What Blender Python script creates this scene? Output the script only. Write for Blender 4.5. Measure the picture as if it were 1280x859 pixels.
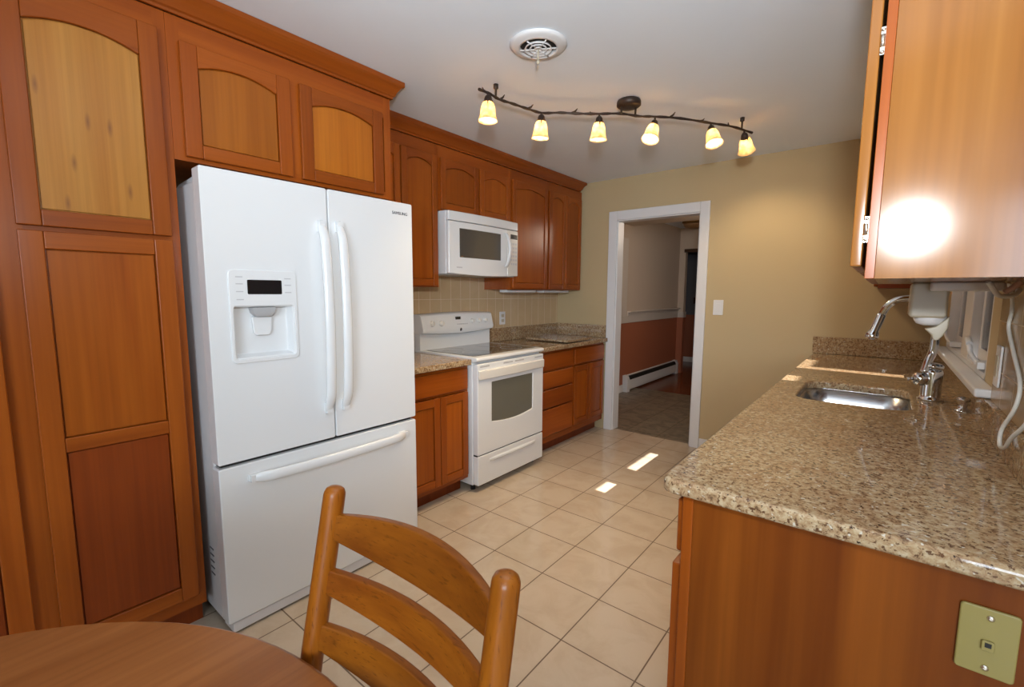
import bpy, bmesh, math, random
from mathutils import Vector, Matrix
random.seed(7)
for o in list(bpy.data.objects): bpy.data.objects.remove(o)
SC = bpy.context.scene
COL = SC.collection
PI = math.pi

# ------------------------------------------------------------------ camera
CH = 1.3522
yaw, pit, rol, FPX = math.radians(38.9817), math.radians(-6.3699), math.radians(.2788), 573.405
fw = Vector((-math.sin(yaw)*math.cos(pit), math.cos(yaw)*math.cos(pit), math.sin(pit)))
rt = Vector((math.cos(yaw), math.sin(yaw), 0)); up = rt.cross(fw)
RT = rt*math.cos(rol)+up*math.sin(rol); UP = -rt*math.sin(rol)+up*math.cos(rol)
cam = bpy.data.cameras.new('camera'); camo = bpy.data.objects.new('camera', cam); COL.objects.link(camo)
m = Matrix((RT, UP, -fw)).transposed().to_4x4(); m.translation = Vector((0, 0, CH)); camo.matrix_world = m
cam.sensor_width = 36; cam.sensor_fit = 'HORIZONTAL'; cam.lens = FPX/1280*36; cam.clip_start = .02
SC.camera = camo

# ------------------------------------------------------------------ world, sun, lights, exposure
SC.view_settings.view_transform = 'Standard'
SC.view_settings.look = 'None'
SC.view_settings.gamma = 1
SC.view_settings.use_curve_mapping = False
SC.view_settings.exposure = 0.0
W = bpy.data.worlds.new('sky'); SC.world = W; W.use_nodes = True
W.node_tree.nodes['Background'].inputs[0].default_value = (.62, .76, 1, 1)
W.node_tree.nodes['Background'].inputs[1].default_value = .35
def light(name, kind, loc, energy, color, direction=None, **kw):
    l = bpy.data.lights.new(name, kind); l.energy = energy; l.color = color
    for k, v in kw.items(): setattr(l, k, v)
    o = bpy.data.objects.new(name, l); COL.objects.link(o); o.location = loc
    if direction is not None: o.rotation_euler = Vector(direction).to_track_quat('-Z', 'Y').to_euler()
    return o
light('sun', 'SUN', (6, 3, 6), 16, (1, .96, .90), (-1, .05, -.914), angle=.006)
# the photographer's flash, on top of the camera
light('camera_flash', 'SPOT', (.07, -.02, 1.65), 140, (.89, .955, 1), (-.44, .86, .42), shadow_soft_size=.065, spot_size=math.radians(150), spot_blend=1.0)
# area lamp added for daylight from an unseen dining window behind the camera
light('dining_daylight', 'AREA', (1.5, -2.9, 1.60), 128, (.72, .86, 1), (-.45, 1, .22), shape='RECTANGLE', size=1.8, size_y=1.3)

# ------------------------------------------------------------------ materials
def mat(name, color, rough=.5, metal=0, coat=0, spec=.5, emit=None, estr=0, alpha=None):
    m = bpy.data.materials.new(name); m.use_nodes = True
    b = m.node_tree.nodes['Principled BSDF']
    b.inputs['Base Color'].default_value = (*color, 1); b.inputs['Roughness'].default_value = rough
    b.inputs['Metallic'].default_value = metal; b.inputs['Coat Weight'].default_value = coat
    b.inputs['Coat Roughness'].default_value = .08; b.inputs['Specular IOR Level'].default_value = spec
    if emit: b.inputs['Emission Color'].default_value = (*emit, 1); b.inputs['Emission Strength'].default_value = estr
    return m
class NT:
    def __init__(s, m): s.t = m.node_tree; s.b = s.t.nodes['Principled BSDF']; s.pos = s.n('ShaderNodeNewGeometry').outputs['Position']
    def n(s, kind, **kw):
        n = s.t.nodes.new(kind)
        for k, v in kw.items(): setattr(n, k, v)
        return n
    def l(s, a, b): s.t.links.new(a, b)
    def mapping(s, scale, loc=(0, 0, 0), rot=(0, 0, 0), src=None):
        n = s.n('ShaderNodeMapping'); n.inputs['Scale'].default_value = scale; n.inputs['Location'].default_value = loc
        n.inputs['Rotation'].default_value = rot; s.l(src or s.pos, n.inputs['Vector']); return n.outputs[0]
    def noise(s, vec, scale, detail=3, rough=.5, dist=0):
        n = s.n('ShaderNodeTexNoise'); s.l(vec, n.inputs['Vector']); n.inputs['Scale'].default_value = scale
        n.inputs['Detail'].default_value = detail; n.inputs['Roughness'].default_value = rough; n.inputs['Distortion'].default_value = dist
        return n.outputs['Fac']
    def vor(s, vec, scale, feature='F1', out='Distance'):
        n = s.n('ShaderNodeTexVoronoi', feature=feature); s.l(vec, n.inputs['Vector']); n.inputs['Scale'].default_value = scale
        return n.outputs[out]
    def ramp(s, fac, stops, interp='LINEAR'):
        n = s.n('ShaderNodeValToRGB'); n.color_ramp.interpolation = interp; e = n.color_ramp.elements
        while len(e) < len(stops): e.new(.5)
        for i, (p, c) in enumerate(stops):
            e[i].position = p; e[i].color = (*c, 1) if len(c) == 3 else c
        s.l(fac, n.inputs[0]); return n.outputs[0]
    def mix(s, fac, a, b, mode='MIX'):
        n = s.n('ShaderNodeMix', data_type='RGBA', blend_type=mode)
        for sock, v in ((n.inputs[0], fac), (n.inputs[6], a), (n.inputs[7], b)):
            if isinstance(v, (int, float)): sock.default_value = v
            elif isinstance(v, tuple): sock.default_value = (*v, 1)
            else: s.l(v, sock)
        return n.outputs[2]
    def color(s, c): s.l(c, s.b.inputs['Base Color'])
    def bump(s, h, strength=.1, dist=.01):
        n = s.n('ShaderNodeBump'); n.inputs['Strength'].default_value = strength; n.inputs['Distance'].default_value = dist
        s.l(h, n.inputs['Height']); s.l(n.outputs[0], s.b.inputs['Normal'])

def wood(name, axis, light_c, dark_c, rough=.30, coat=.0, freq=1.0, stretch=.06, knots=False, turn=0, spec=.32, flecks=False):
    m = mat(name, light_c, rough, coat=coat, spec=spec); t = NT(m)
    sc = [9*freq]*3; sc['xyz'.index(axis)] = 9*freq*stretch
    v = t.mapping(tuple(sc), rot=(0, 0, -turn))
    w = t.noise(v, 1.0, 3, .55, .6)
    sc2 = [70*freq]*3; sc2['xyz'.index(axis)] = 70*freq*.02
    f = t.noise(t.mapping(tuple(sc2), rot=(0, 0, -turn)), 1.0, 2, .6)
    big = t.ramp(w, [(.3, dark_c), (.68, light_c)])
    fine = t.ramp(f, [(.35, (.86, .84, .82)), (.65, (1, 1, 1))])
    c = t.mix(1.0, big, fine, 'MULTIPLY')
    oi = t.n('ShaderNodeObjectInfo'); c = t.mix(1.0, c, t.ramp(oi.outputs['Random'], [(0, (.84, .82, .80)), (1, (1.14, 1.14, 1.1))]), 'MULTIPLY')
    if flecks:
        fs = [260]*3; fs['xyz'.index(axis)] = 30
        c = t.mix(t.ramp(t.noise(t.mapping(tuple(fs)), 1, 2), [(.60, (0, 0, 0)), (.70, (.65, .65, .65))]), c, tuple(x*.55 for x in dark_c))
    if knots:
        sx = t.n('ShaderNodeSeparateXYZ'); t.l(t.mapping((1, 12, 3.0), (0, .45, -.62)), sx.inputs[0]); cx = t.n('ShaderNodeCombineXYZ'); t.l(sx.outputs[1], cx.inputs[0]); t.l(sx.outputs[2], cx.inputs[1])
        vn = t.n('ShaderNodeTexVoronoi', voronoi_dimensions='2D'); t.l(cx.outputs[0], vn.inputs['Vector']); vn.inputs['Scale'].default_value = 1.0; k = vn.outputs['Distance']
        c = t.mix(t.ramp(k, [(.0, (.7, .7, .7)), (.045, (.4, .4, .4)), (.10, (0, 0, 0))]), c, (.15, .05, .02))
    t.color(c); return m

CH_L, CH_D = (.365, .086, .008), (.255, .050, .004)
M = {}
M['cherry_v'] = wood('cherry_vertical_grain', 'z', CH_L, CH_D)
M['cherry_h'] = wood('cherry_horizontal_grain', 'y', CH_L, CH_D)
M['cherry_x'] = wood('cherry_cross_grain', 'x', CH_L, CH_D)
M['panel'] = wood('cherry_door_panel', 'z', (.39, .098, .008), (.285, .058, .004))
M['panel_shaded'] = wood('shaded_cherry_door_panel', 'z', (.25, .046, .006), (.185, .030, .004))  # same cherry darkened, weaker light put into the colour
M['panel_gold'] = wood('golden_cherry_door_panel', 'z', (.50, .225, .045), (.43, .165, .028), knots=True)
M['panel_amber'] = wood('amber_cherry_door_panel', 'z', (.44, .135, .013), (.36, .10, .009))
M['end_maple'] = wood('honey_cherry_end_panel', 'z', (.345, .145, .034), (.29, .108, .021), rough=.15, freq=.6)
M['end_base'] = wood('cherry_base_end_panel', 'z', (.27, .072, .008), (.14, .030, .003), rough=.35, spec=.2, freq=.8)
M['oak'] = wood('golden_oak', 'z', (.40, .122, .008), (.23, .056, .003), rough=.34, coat=.1, freq=1.6, stretch=.1, flecks=True)
M['oak_x'] = wood('golden_oak_cross', 'x', (.40, .122, .008), (.21, .050, .003), rough=.36, coat=.1, freq=1.6, stretch=.14, flecks=True)
M['table'] = wood('oak_laminate', 'y', (.34, .125, .038), (.24, .078, .021), rough=.32, coat=.0, freq=1.3, stretch=.07, turn=-.55)
M['dark'] = mat('black_parts_and_shade', (.012, .011, .010), .6)  # black for dark parts, and painted shade in gaps and openings
M['white'] = mat('appliance_white', (.76, .77, .78), .22, coat=.35)
M['white_side'] = mat('appliance_side_white', (.70, .68, .68), .35)
M['white_warm'] = mat('appliance_warm_white', (.74, .71, .66), .25, coat=.3)
M['grey_plastic'] = mat('grey_plastic', (.42, .42, .43), .4)
M['trim'] = mat('white_trim_paint', (.74, .73, .73), .4)
M['black_gloss'] = mat('black_display', (.010, .010, .011), .12, coat=.3)
M['glass_dark'] = mat('smoked_oven_glass', (.085, .075, .062), .10, coat=.3)
M['oven_glass'] = mat('oven_window_glass', (.135, .13, .105), .08, coat=.3)
M['cooktop'] = mat('ceramic_cooktop_glass', (.022, .017, .015), .06, coat=.6)
M['chrome'] = mat('polished_chrome', (.72, .73, .75), .07, metal=1)
M['nickel'] = mat('hinge_nickel', (.75, .7, .62), .25, metal=1)
M['bronze'] = mat('oil_rubbed_bronze', (.045, .027, .018), .45, metal=.4)
M['almond'] = mat('almond_plastic', (.30, .235, .07), .35)
M['cord'] = mat('white_cord_plastic', (.68, .66, .60), .4)
M['cream_plastic'] = mat('cream_plastic', (.50, .44, .33), .35)
M['ink'] = mat('dark_lettering', (.05, .05, .055), .4)
M['silver_ink'] = mat('grey_lettering', (.5, .5, .52), .4)

def paint(name, c, rough=.7, bump=.03):
    m = mat(name, c, rough); t = NT(m)
    t.bump(t.noise(t.mapping((1, 1, 1)), 220, 3, .6), bump, .002)
    n = t.noise(t.mapping((1, 1, 1)), 2.2, 3)
    t.color(t.mix(n, tuple(x*.97 for x in c), tuple(min(1, x*1.03) for x in c))); return m
M['wall'] = paint('tan_wall_paint', (.52, .40, .225))
M['ceiling'] = paint('ceiling_paint', (.80, .86, .93), .8, .05)
M['hall_trim'] = mat('hall_trim_paint', (.58, .52, .46), .45)
M['hall_up'] = paint('hall_cream_paint', (.56, .46, .37))
M['hall_low'] = paint('hall_terracotta_paint', (.36, .115, .055))
M['hall_grey'] = paint('hall_grey_paint', (.13, .13, .145))
M['outside'] = paint('outside_dark', (.025, .035, .035))

def steel():
    m = mat('brushed_stainless', (.60, .60, .61), .24, metal=1); t = NT(m)
    t.bump(t.noise(t.mapping((400, 6, 400)), 1, 2), .05, .001); return m
M['steel'] = steel()

def tile_mat(name, tc, tc2, gc, w, h, off, plane, rough, gap=.004, grain=6):
    m = mat(name, tc, rough); t = NT(m)
    sx = t.n('ShaderNodeSeparateXYZ'); t.l(t.pos, sx.inputs[0]); cx = t.n('ShaderNodeCombineXYZ')
    t.l(sx.outputs['XYZ'.index(plane[0])], cx.inputs[0]); t.l(sx.outputs['XYZ'.index(plane[1])], cx.inputs[1])
    mp = t.mapping((1, 1, 1), (-off[0], -off[1], 0), src=cx.outputs[0])
    br = t.n('ShaderNodeTexBrick', offset=0, squash=1); t.l(mp, br.inputs['Vector'])
    br.inputs['Scale'].default_value = 1; br.inputs['Brick Width'].default_value = w; br.inputs['Row Height'].default_value = h
    br.inputs['Mortar Size'].default_value = gap*.5; br.inputs['Mortar Smooth'].default_value = .1
    br.inputs['Color1'].default_value = (*[x*.97 for x in tc], 1); br.inputs['Color2'].default_value = (*[min(1, x*1.03) for x in tc], 1)
    br.inputs['Mortar'].default_value = (*gc, 1)
    cl = t.noise(t.mapping((1, 1, 1)), grain, 6, .62, .8)
    veil = t.mix(t.ramp(cl, [(.42, (0, 0, 0)), (.62, (1, 1, 1))]), tc, tc2)
    c = t.mix(.75, br.outputs['Color'], veil)
    c = t.mix(br.outputs['Fac'], c, gc)
    t.color(c)
    r = t.ramp(br.outputs['Fac'], [(0, (rough,)*3), (1, (.8,)*3)]); t.l(r, t.b.inputs['Roughness'])
    inv = t.n('ShaderNodeInvert'); t.l(br.outputs['Fac'], inv.inputs[1]); t.bump(inv.outputs[0], .5, .002)
    return m
M['floor'] = tile_mat('beige_floor_tile', (.55, .45, .345), (.49, .385, .28), (.15, .10, .065), .3059, .3059, (-1.8066, 2.0242), 'XY', .10, gap=.0055)
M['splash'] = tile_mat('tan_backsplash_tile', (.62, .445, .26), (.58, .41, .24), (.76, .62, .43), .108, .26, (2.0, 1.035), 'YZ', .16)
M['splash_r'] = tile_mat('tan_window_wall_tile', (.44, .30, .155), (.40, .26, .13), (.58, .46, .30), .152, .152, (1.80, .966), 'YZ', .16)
M['slate'] = tile_mat('hall_slate_tile', (.23, .185, .13), (.075, .066, .054), (.10, .085, .07), .31, .31, (-1.9, 4.2), 'XY', .35, grain=9)
M['hardwood'] = wood('hall_hardwood', 'y', (.20, .062, .022), (.11, .030, .010), rough=.2, freq=2)

def granite():
    m = mat('speckled_granite', (.5, .4, .28), .05, spec=.45); t = NT(m)
    def mask(n, lo, hi): return t.ramp(n, [(lo, (0, 0, 0)), (hi, (1, 1, 1))])
    a = t.noise(t.mapping((1, 1, 1)), 60, 6, .7, .4)
    c = t.ramp(a, [(.34, (.15, .085, .045)), (.44, (.34, .21, .11)), (.55, (.455, .33, .19)), (.70, (.55, .45, .31))])
    big = t.noise(t.mapping((1, 1, 1), (5, 2, 8)), 7, 3)
    c = t.mix(t.ramp(big, [(.45, (0, 0, 0)), (.65, (.4, .4, .4))]), c, (.29, .155, .075))
    c = t.mix(mask(t.noise(t.mapping((1, 1, 1), (3, 1, 2)), 120, 3, .6), .565, .63), c, (.12, .057, .028))
    c = t.mix(mask(t.noise(t.mapping((1, 1, 1), (1, 9, 4)), 75, 2), .66, .73), c, (.60, .55, .45))
    c = t.mix(mask(t.noise(t.mapping((1, 1, 1), (11, 4, 6)), 85, 2), .685, .715), c, (.025, .016, .012))
    t.color(c); return m
M['granite'] = granite()

def shade_glass():
    m = bpy.data.materials.new('amber_frosted_shade'); m.use_nodes = True; nt = m.node_tree; nt.nodes.clear()
    o = nt.nodes.new('ShaderNodeOutputMaterial'); tr = nt.nodes.new('ShaderNodeBsdfTranslucent'); df = nt.nodes.new('ShaderNodeBsdfDiffuse'); x = nt.nodes.new('ShaderNodeMixShader')
    n = nt.nodes.new('ShaderNodeTexNoise'); n.inputs['Scale'].default_value = 45; g = nt.nodes.new('ShaderNodeNewGeometry'); nt.links.new(g.outputs['Position'], n.inputs['Vector'])
    r = nt.nodes.new('ShaderNodeValToRGB'); r.color_ramp.elements[0].position = .35; r.color_ramp.elements[1].position = .65
    r.color_ramp.elements[0].color = (.86, .62, .36, 1); r.color_ramp.elements[1].color = (.96, .86, .66, 1)
    nt.links.new(n.outputs['Fac'], r.inputs[0]); nt.links.new(r.outputs[0], tr.inputs[0]); nt.links.new(r.outputs[0], df.inputs[0])
    x.inputs[0].default_value = .72; nt.links.new(df.outputs[0], x.inputs[1]); nt.links.new(tr.outputs[0], x.inputs[2]); nt.links.new(x.outputs[0], o.inputs[0]); return m
M['shade'] = shade_glass()
M['bulb'] = mat('glowing_bulb', (1, .9, .7), .4, emit=(1, .78, .46), estr=40)
def pane():
    m = bpy.data.materials.new('window_glass'); m.use_nodes = True; nt = m.node_tree; nt.nodes.clear()
    o = nt.nodes.new('ShaderNodeOutputMaterial'); a = nt.nodes.new('ShaderNodeBsdfTransparent'); g = nt.nodes.new('ShaderNodeBsdfGlossy')
    g.inputs['Roughness'].default_value = .02; fr = nt.nodes.new('ShaderNodeFresnel'); fr.inputs[0].default_value = 1.15
    x = nt.nodes.new('ShaderNodeMixShader'); nt.links.new(fr.outputs[0], x.inputs[0]); nt.links.new(a.outputs[0], x.inputs[1]); nt.links.new(g.outputs[0], x.inputs[2])
    nt.links.new(x.outputs[0], o.inputs[0]); return m
M['pane'] = pane()

# ------------------------------------------------------------------ geometry helpers
def world_of(o):
    v = Vector((0, 0, 0))
    while o is not None: v += o.location; o = o.parent
    return v
def tag(o, label=None, cat=None, group=None, kind=None):
    if label: o['label'] = label
    if cat: o['category'] = cat
    if group: o['group'] = group
    if kind: o['kind'] = kind
    return o
def thing(name, label, cat, loc, group=None):
    o = bpy.data.objects.new(name, None); COL.objects.link(o); o.location = loc; o.empty_display_size = .1
    return tag(o, label, cat, group)
class MB:
    """collects shapes given in world coordinates; build() makes one mesh object under its parent"""
    def __init__(s): s.bm = bmesh.new(); s.mi = 0
    def _f(s, vs, smooth=False):
        try: f = s.bm.faces.new(vs)
        except ValueError: return None
        f.material_index = s.mi; f.smooth = smooth; return f
    def box(s, x0, x1, y0, y1, z0, z1):
        v = [s.bm.verts.new((x, y, z)) for x in (x0, x1) for y in (y0, y1) for z in (z0, z1)]
        for q in ((0, 1, 3, 2), (4, 6, 7, 5), (0, 4, 5, 1), (2, 3, 7, 6), (0, 2, 6, 4), (1, 5, 7, 3)): s._f([v[i] for i in q])
        return s
    def prism(s, pts, fn, d0, d1, smooth=False):
        """pts: 2-D outline; fn(u,v,d) -> 3-D"""
        a = [s.bm.verts.new(fn(u, v, d0)) for u, v in pts]; b = [s.bm.verts.new(fn(u, v, d1)) for u, v in pts]
        n = len(pts); s._f(a); s._f(b[::-1])
        for i in range(n): s._f([a[i], b[i], b[(i+1) % n], a[(i+1) % n]], smooth)
        return s
    def loft(s, loops, closed=True, caps=True, smooth=True):
        L = [[s.bm.verts.new(p) for p in lp] for lp in loops]; n = len(L[0])
        for a, b in zip(L[:-1], L[1:]):
            for i in range(n if closed else n-1): s._f([a[i], a[(i+1) % n], b[(i+1) % n], b[i]], smooth)
        if caps: s._f(L[0][::-1]); s._f(L[-1])
        return s
    def lathe(s, prof, c, axis=(0, 0, 1), seg=28, caps=True, smooth=True):
        """prof: (radius, height along axis)"""
        ax = Vector(axis).normalized(); q = Vector((0, 0, 1)).rotation_difference(ax); c = Vector(c)
        return s.loft([[c+q @ Vector((r*math.cos(2*PI*k/seg), r*math.sin(2*PI*k/seg), h)) for k in range(seg)] for r, h in prof], True, caps, smooth)
    def tube(s, path, r, seg=10, caps=True):
        P = [Vector(p) for p in path]; R = r if isinstance(r, (list, tuple)) else [r]*len(P); loops = []; ref = None
        for i, p in enumerate(P):
            t = (P[min(i+1, len(P)-1)]-P[max(i-1, 0)]).normalized()
            if ref is None:
                ref = t.cross(Vector((0, 0, 1)) if abs(t.z) < .9 else Vector((1, 0, 0))).normalized()
            ref = (ref-t*ref.dot(t)).normalized(); b = t.cross(ref)
            loops.append([p+(ref*math.cos(2*PI*k/seg)+b*math.sin(2*PI*k/seg))*R[i] for k in range(seg)])
        return s.loft(loops, True, caps)
    def sphere(s, c, r, sz=(1, 1, 1), seg=16):
        c = Vector(c); s.loft([[c+Vector((r*sz[0]*math.sin(a)*math.cos(2*PI*k/seg), r*sz[1]*math.sin(a)*math.sin(2*PI*k/seg), -r*sz[2]*math.cos(a))) for k in range(seg)]
                for a in [max(.02, min(PI-.02, PI*i/10)) for i in range(11)]]); return s
    def build(s, name, mats, parent=None, bevel=0, seg=2, loc=None, angle=35):
        bmesh.ops.recalc_face_normals(s.bm, faces=s.bm.faces)
        me = bpy.data.meshes.new(name)
        org = Vector(loc) if loc is not None else (world_of(parent) if parent is not None else None)
        if org is None:
            if s.bm.verts:
                xs = [v.co for v in s.bm.verts]
                org = Vector(((min(p.x for p in xs)+max(p.x for p in xs))/2, (min(p.y for p in xs)+max(p.y for p in xs))/2, min(p.z for p in xs)))
            else: org = Vector((0, 0, 0))
        bmesh.ops.translate(s.bm, verts=s.bm.verts, vec=-org)
        s.bm.to_mesh(me); s.bm.free()
        for x in (mats if isinstance(mats, (list, tuple)) else [mats]): me.materials.append(x)
        o = bpy.data.objects.new(name, me); COL.objects.link(o)
        if parent is None or loc is not None: o.location = org-(world_of(parent) if parent is not None else Vector((0, 0, 0)))
        if parent is not None: o.parent = parent
        if bevel:
            b = o.modifiers.new('bevel', 'BEVEL'); b.width = bevel; b.segments = seg; b.limit_method = 'ANGLE'; b.angle_limit = math.radians(angle)
            b.harden_normals = False
            for p in me.polygons: p.use_smooth = True
            w = o.modifiers.new('wn', 'WEIGHTED_NORMAL'); w.keep_sharp = False
        return o
def cut(o, cutter):
    """boolean difference, applied at once; cutter is an MB in world coordinates"""
    c = cutter.build('cutter', M['dark'])
    md = o.modifiers.new('cut', 'BOOLEAN'); md.object = c; md.operation = 'DIFFERENCE'; md.solver = 'EXACT'
    others = [x for x in o.modifiers if x != md]
    for x in others: x.show_viewport = False
    bpy.context.view_layer.update(); dg = bpy.context.evaluated_depsgraph_get(); dg.update()
    me = bpy.data.meshes.new_from_object(o.evaluated_get(dg)); o.modifiers.remove(md); me.name = o.data.name; o.data = me
    for x in others: x.show_viewport = True
    for x in others:
        if x.type == 'WEIGHTED_NORMAL': o.modifiers.remove(x)
    bpy.data.objects.remove(c)
    for p in me.polygons: p.use_smooth = False
def rrect(u0, u1, v0, v1, r, n=6):
    out = []
    for cu, cv, a0 in ((u1-r, v1-r, 0), (u0+r, v1-r, PI/2), (u0+r, v0+r, PI), (u1-r, v0+r, 1.5*PI)):
        out += [(cu+r*math.cos(a0+PI/2*k/n), cv+r*math.sin(a0+PI/2*k/n)) for k in range(n+1)]
    return out
def struct(o): o['kind'] = 'structure'; return o
def XY(u, v, d): return (u, v, d)
def XZ(u, v, d): return (u, d, v)
def YZ(u, v, d): return (d, u, v)
def bez(p0, p1, p2, n=10):
    p0, p1, p2 = map(Vector, (p0, p1, p2)); return [p0*(1-t)**2+p1*2*t*(1-t)+p2*t*t for t in [k/n for k in range(n+1)]]
def smooth_path(P, n=6):
    P = [Vector(p) for p in P]; out = []
    for i in range(len(P)-1):
        a, b, c, d = P[max(i-1, 0)], P[i], P[i+1], P[min(i+2, len(P)-1)]
        for k in range(n):
            t = k/n; out.append(.5*((2*b)+(c-a)*t+(2*a-5*b+4*c-d)*t*t+(3*b-a-3*c+d)*t**3))
    return out+[P[-1]]
def text_mesh(name, body, size, mtl, parent, loc, rot, depth=.0006):
    cu = bpy.data.curves.new(name, 'FONT'); cu.body = body; cu.size = size; cu.extrude = depth; cu.align_x = 'CENTER'; cu.align_y = 'CENTER'
    t = bpy.data.objects.new('tmp', cu); COL.objects.link(t); bpy.context.view_layer.update()
    me = bpy.data.meshes.new_from_object(t.evaluated_get(bpy.context.evaluated_depsgraph_get())); bpy.data.objects.remove(t)
    me.materials.clear(); me.materials.append(mtl); o = bpy.data.objects.new(name, me); COL.objects.link(o)
    o.parent = parent; o.location = Vector(loc)-world_of(parent); o.rotation_euler = rot; return o

# ------------------------------------------------------------------ room shell
XL, XR, YF, ZC = -2.69, .295, 4.07, 2.417
YB, XD = -3.0, 2.6                       # dining area behind the camera
HY, HX = 7.80, -2.72                     # hall beyond the doorway
floor = struct(MB().box(XL-.15, XD+.15, YB-.15, YF+.06, -.12, 0).build('floor', M['floor']))
struct(MB().box(HX-.15, .6, YF+.06, 6.15, -.12, 0).build('floor', M['slate']))
struct(MB().box(-3.75, .6, 6.15, 9.9, -.12, 0).build('floor', M['hardwood']))
w = MB(); w.box(XL-.15, XD+.15, YB-.15, 1.2, ZC, ZC+.12); w.box(XL-.15, XR+.14, 1.2, YF+.12, ZC, ZC+.12); w.box(-3.75, .75, YF+.12, 9.9, ZC, ZC+.12)
struct(w.build('ceiling', M['ceiling']))
struct(MB().box(XL-.15, XL, YB-.15, YF, 0, ZC).build('wall_left', M['wall']))
# far wall with doorway x -2.03 .. -1.25, z 0 .. 2.04
DX0, DX1, DZ = -2.025, -1.25, 2.04
w = MB(); w.box(HX-.15, DX0, YF, YF+.12, 0, ZC); w.box(DX1, .6, YF, YF+.12, 0, ZC); w.box(DX0, DX1, YF, YF+.12, DZ, ZC)
struct(w.build('wall_far', M['wall']))
# right wall with window opening
WY0, WY1, WZ0, WZ1 = 2.30, 3.66, 1.047, 2.02
w = MB(); w.box(XR, XR+.14, 1.06, WY0, 0, ZC); w.box(XR, XR+.14, WY1, YF, 0, ZC); w.box(XR, XR+.14, WY0, WY1, 0, WZ0); w.box(XR, XR+.14, WY0, WY1, WZ1, ZC)
w.box(XR+.14, XD, 1.06, 1.2, 0, ZC)
struct(w.build('wall_right', M['wall']))
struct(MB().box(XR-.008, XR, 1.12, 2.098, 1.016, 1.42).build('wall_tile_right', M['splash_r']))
struct(MB().box(XD, XD+.15, YB-.15, 1.2, 0, ZC).build('wall_dining', M['wall']))
w = MB(); w.box(XL-.15, .55, YB-.15, YB, 0, ZC); w.box(2.45, XD+.15, YB-.15, YB, 0, ZC); w.box(.55, 2.45, YB-.15, YB, 2.3, ZC); w.box(.55, 2.45, YB-.15, YB, 0, .9)
struct(w.build('wall_rear', M['wall']))
# backsplash tile on left wall
struct(MB().box(XL, XL+.008, 1.55, YF, .90, 1.60).build('wall_tile_left', M['splash']))
# doorway casing
c = MB()
for y0, y1 in ((YF-.018, YF), (YF+.12, YF+.138)):
    c.box(DX0-.075, DX0+.008, y0, y1, 0, DZ+.075); c.box(DX1-.008, DX1+.07, y0, y1, 0, DZ+.075); c.box(DX0+.008, DX1-.008, y0, y1, DZ-.008, DZ+.075)
c.box(DX0, DX0+.018, YF, YF+.12, 0, DZ); c.box(DX1-.018, DX1, YF, YF+.12, 0, DZ); c.box(DX0, DX1, YF, YF+.12, DZ-.018, DZ)
struct(c.build('door_1', M['trim'], bevel=.004))
struct(MB().box(DX1+.072, -.37, YF-.014, YF, 0, .09).build('baseboard_far', M['trim'], bevel=.004))
# hall
w = MB(); w.mi = 0; w.box(HX-.15, HX, YF+.12, HY, .985, ZC); w.mi = 1; w.box(HX-.15, HX, YF+.12, HY, 0, .985)
struct(w.build('wall_hall_left', [M['hall_up'], M['hall_low']]))
w = MB(); w.box(HX-.15, -2.62, HY, HY+.10, .985, ZC); w.box(-2.62, .6, HY, HY+.10, 2.05, ZC); w.mi = 1; w.box(HX-.15, -2.62, HY, HY+.10, 0, .985)
struct(w.build('wall_hall_end', [M['hall_up'], M['hall_low']]))
w = MB(); w.box(-3.6, .6, 9.2, 9.35, .93, ZC); w.mi = 1; w.box(-3.6, .6, 9.2, 9.35, 0, .93)
struct(w.build('wall_hall_back', [M['hall_grey'], M['hall_low']]))
struct(MB().box(.6, .75, YF, 9.35, 0, ZC).build('wall_hall_right', M['hall_up']))
struct(MB().box(-3.6, HX-.15, HY, HY+.1, 0, ZC).build('wall_hall_corner', M['hall_up']))
struct(MB().box(-3.75, -3.6, HY, 9.35, 0, ZC).build('wall_hall_side', M['hall_up']))
struct(MB().box(-3.6, .6, 9.185, 9.2, 0, .10).build('baseboard_hall', M['trim'], bevel=.003))
struct(MB().box(HX, HX+.015, YF+.14, 5.76, 0, .10).build('baseboard_hall_left', M['trim'], bevel=.003))
w = MB(); w.box(HX, HX+.016, YF+.14, HY, .945, 1.04); w.box(HX, HX+.05, 5.85, HY, 1.085, 1.105); w.box(HX, HX+.02, 5.85, HY, 1.04, 1.085)
w.box(HX+.016, -2.60, HY-.016, HY, .945, 1.04); w.box(-2.62, -2.604, HY-.016, HY+.1, .945, 1.04)
struct(w.build('trim_1', M['hall_trim'], bevel=.003))
struct(MB().box(HX+.001, .599, YF+.121, 5.95, 2.25, ZC-.001).build('beam_hall', M['hall_up']))
struct(MB().box(HX, HX+.018, 5.50, 5.80, 1.04, 2.07).build('trim_2', M['hall_trim'], bevel=.003))
w = MB(); w.box(-2.64, .2, HY-.018, HY, 2.02, 2.075); struct(w.build('trim_3', wood('dark_door_trim', 'x', (.09, .045, .022), (.05, .022, .01)), bevel=.003))
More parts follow.
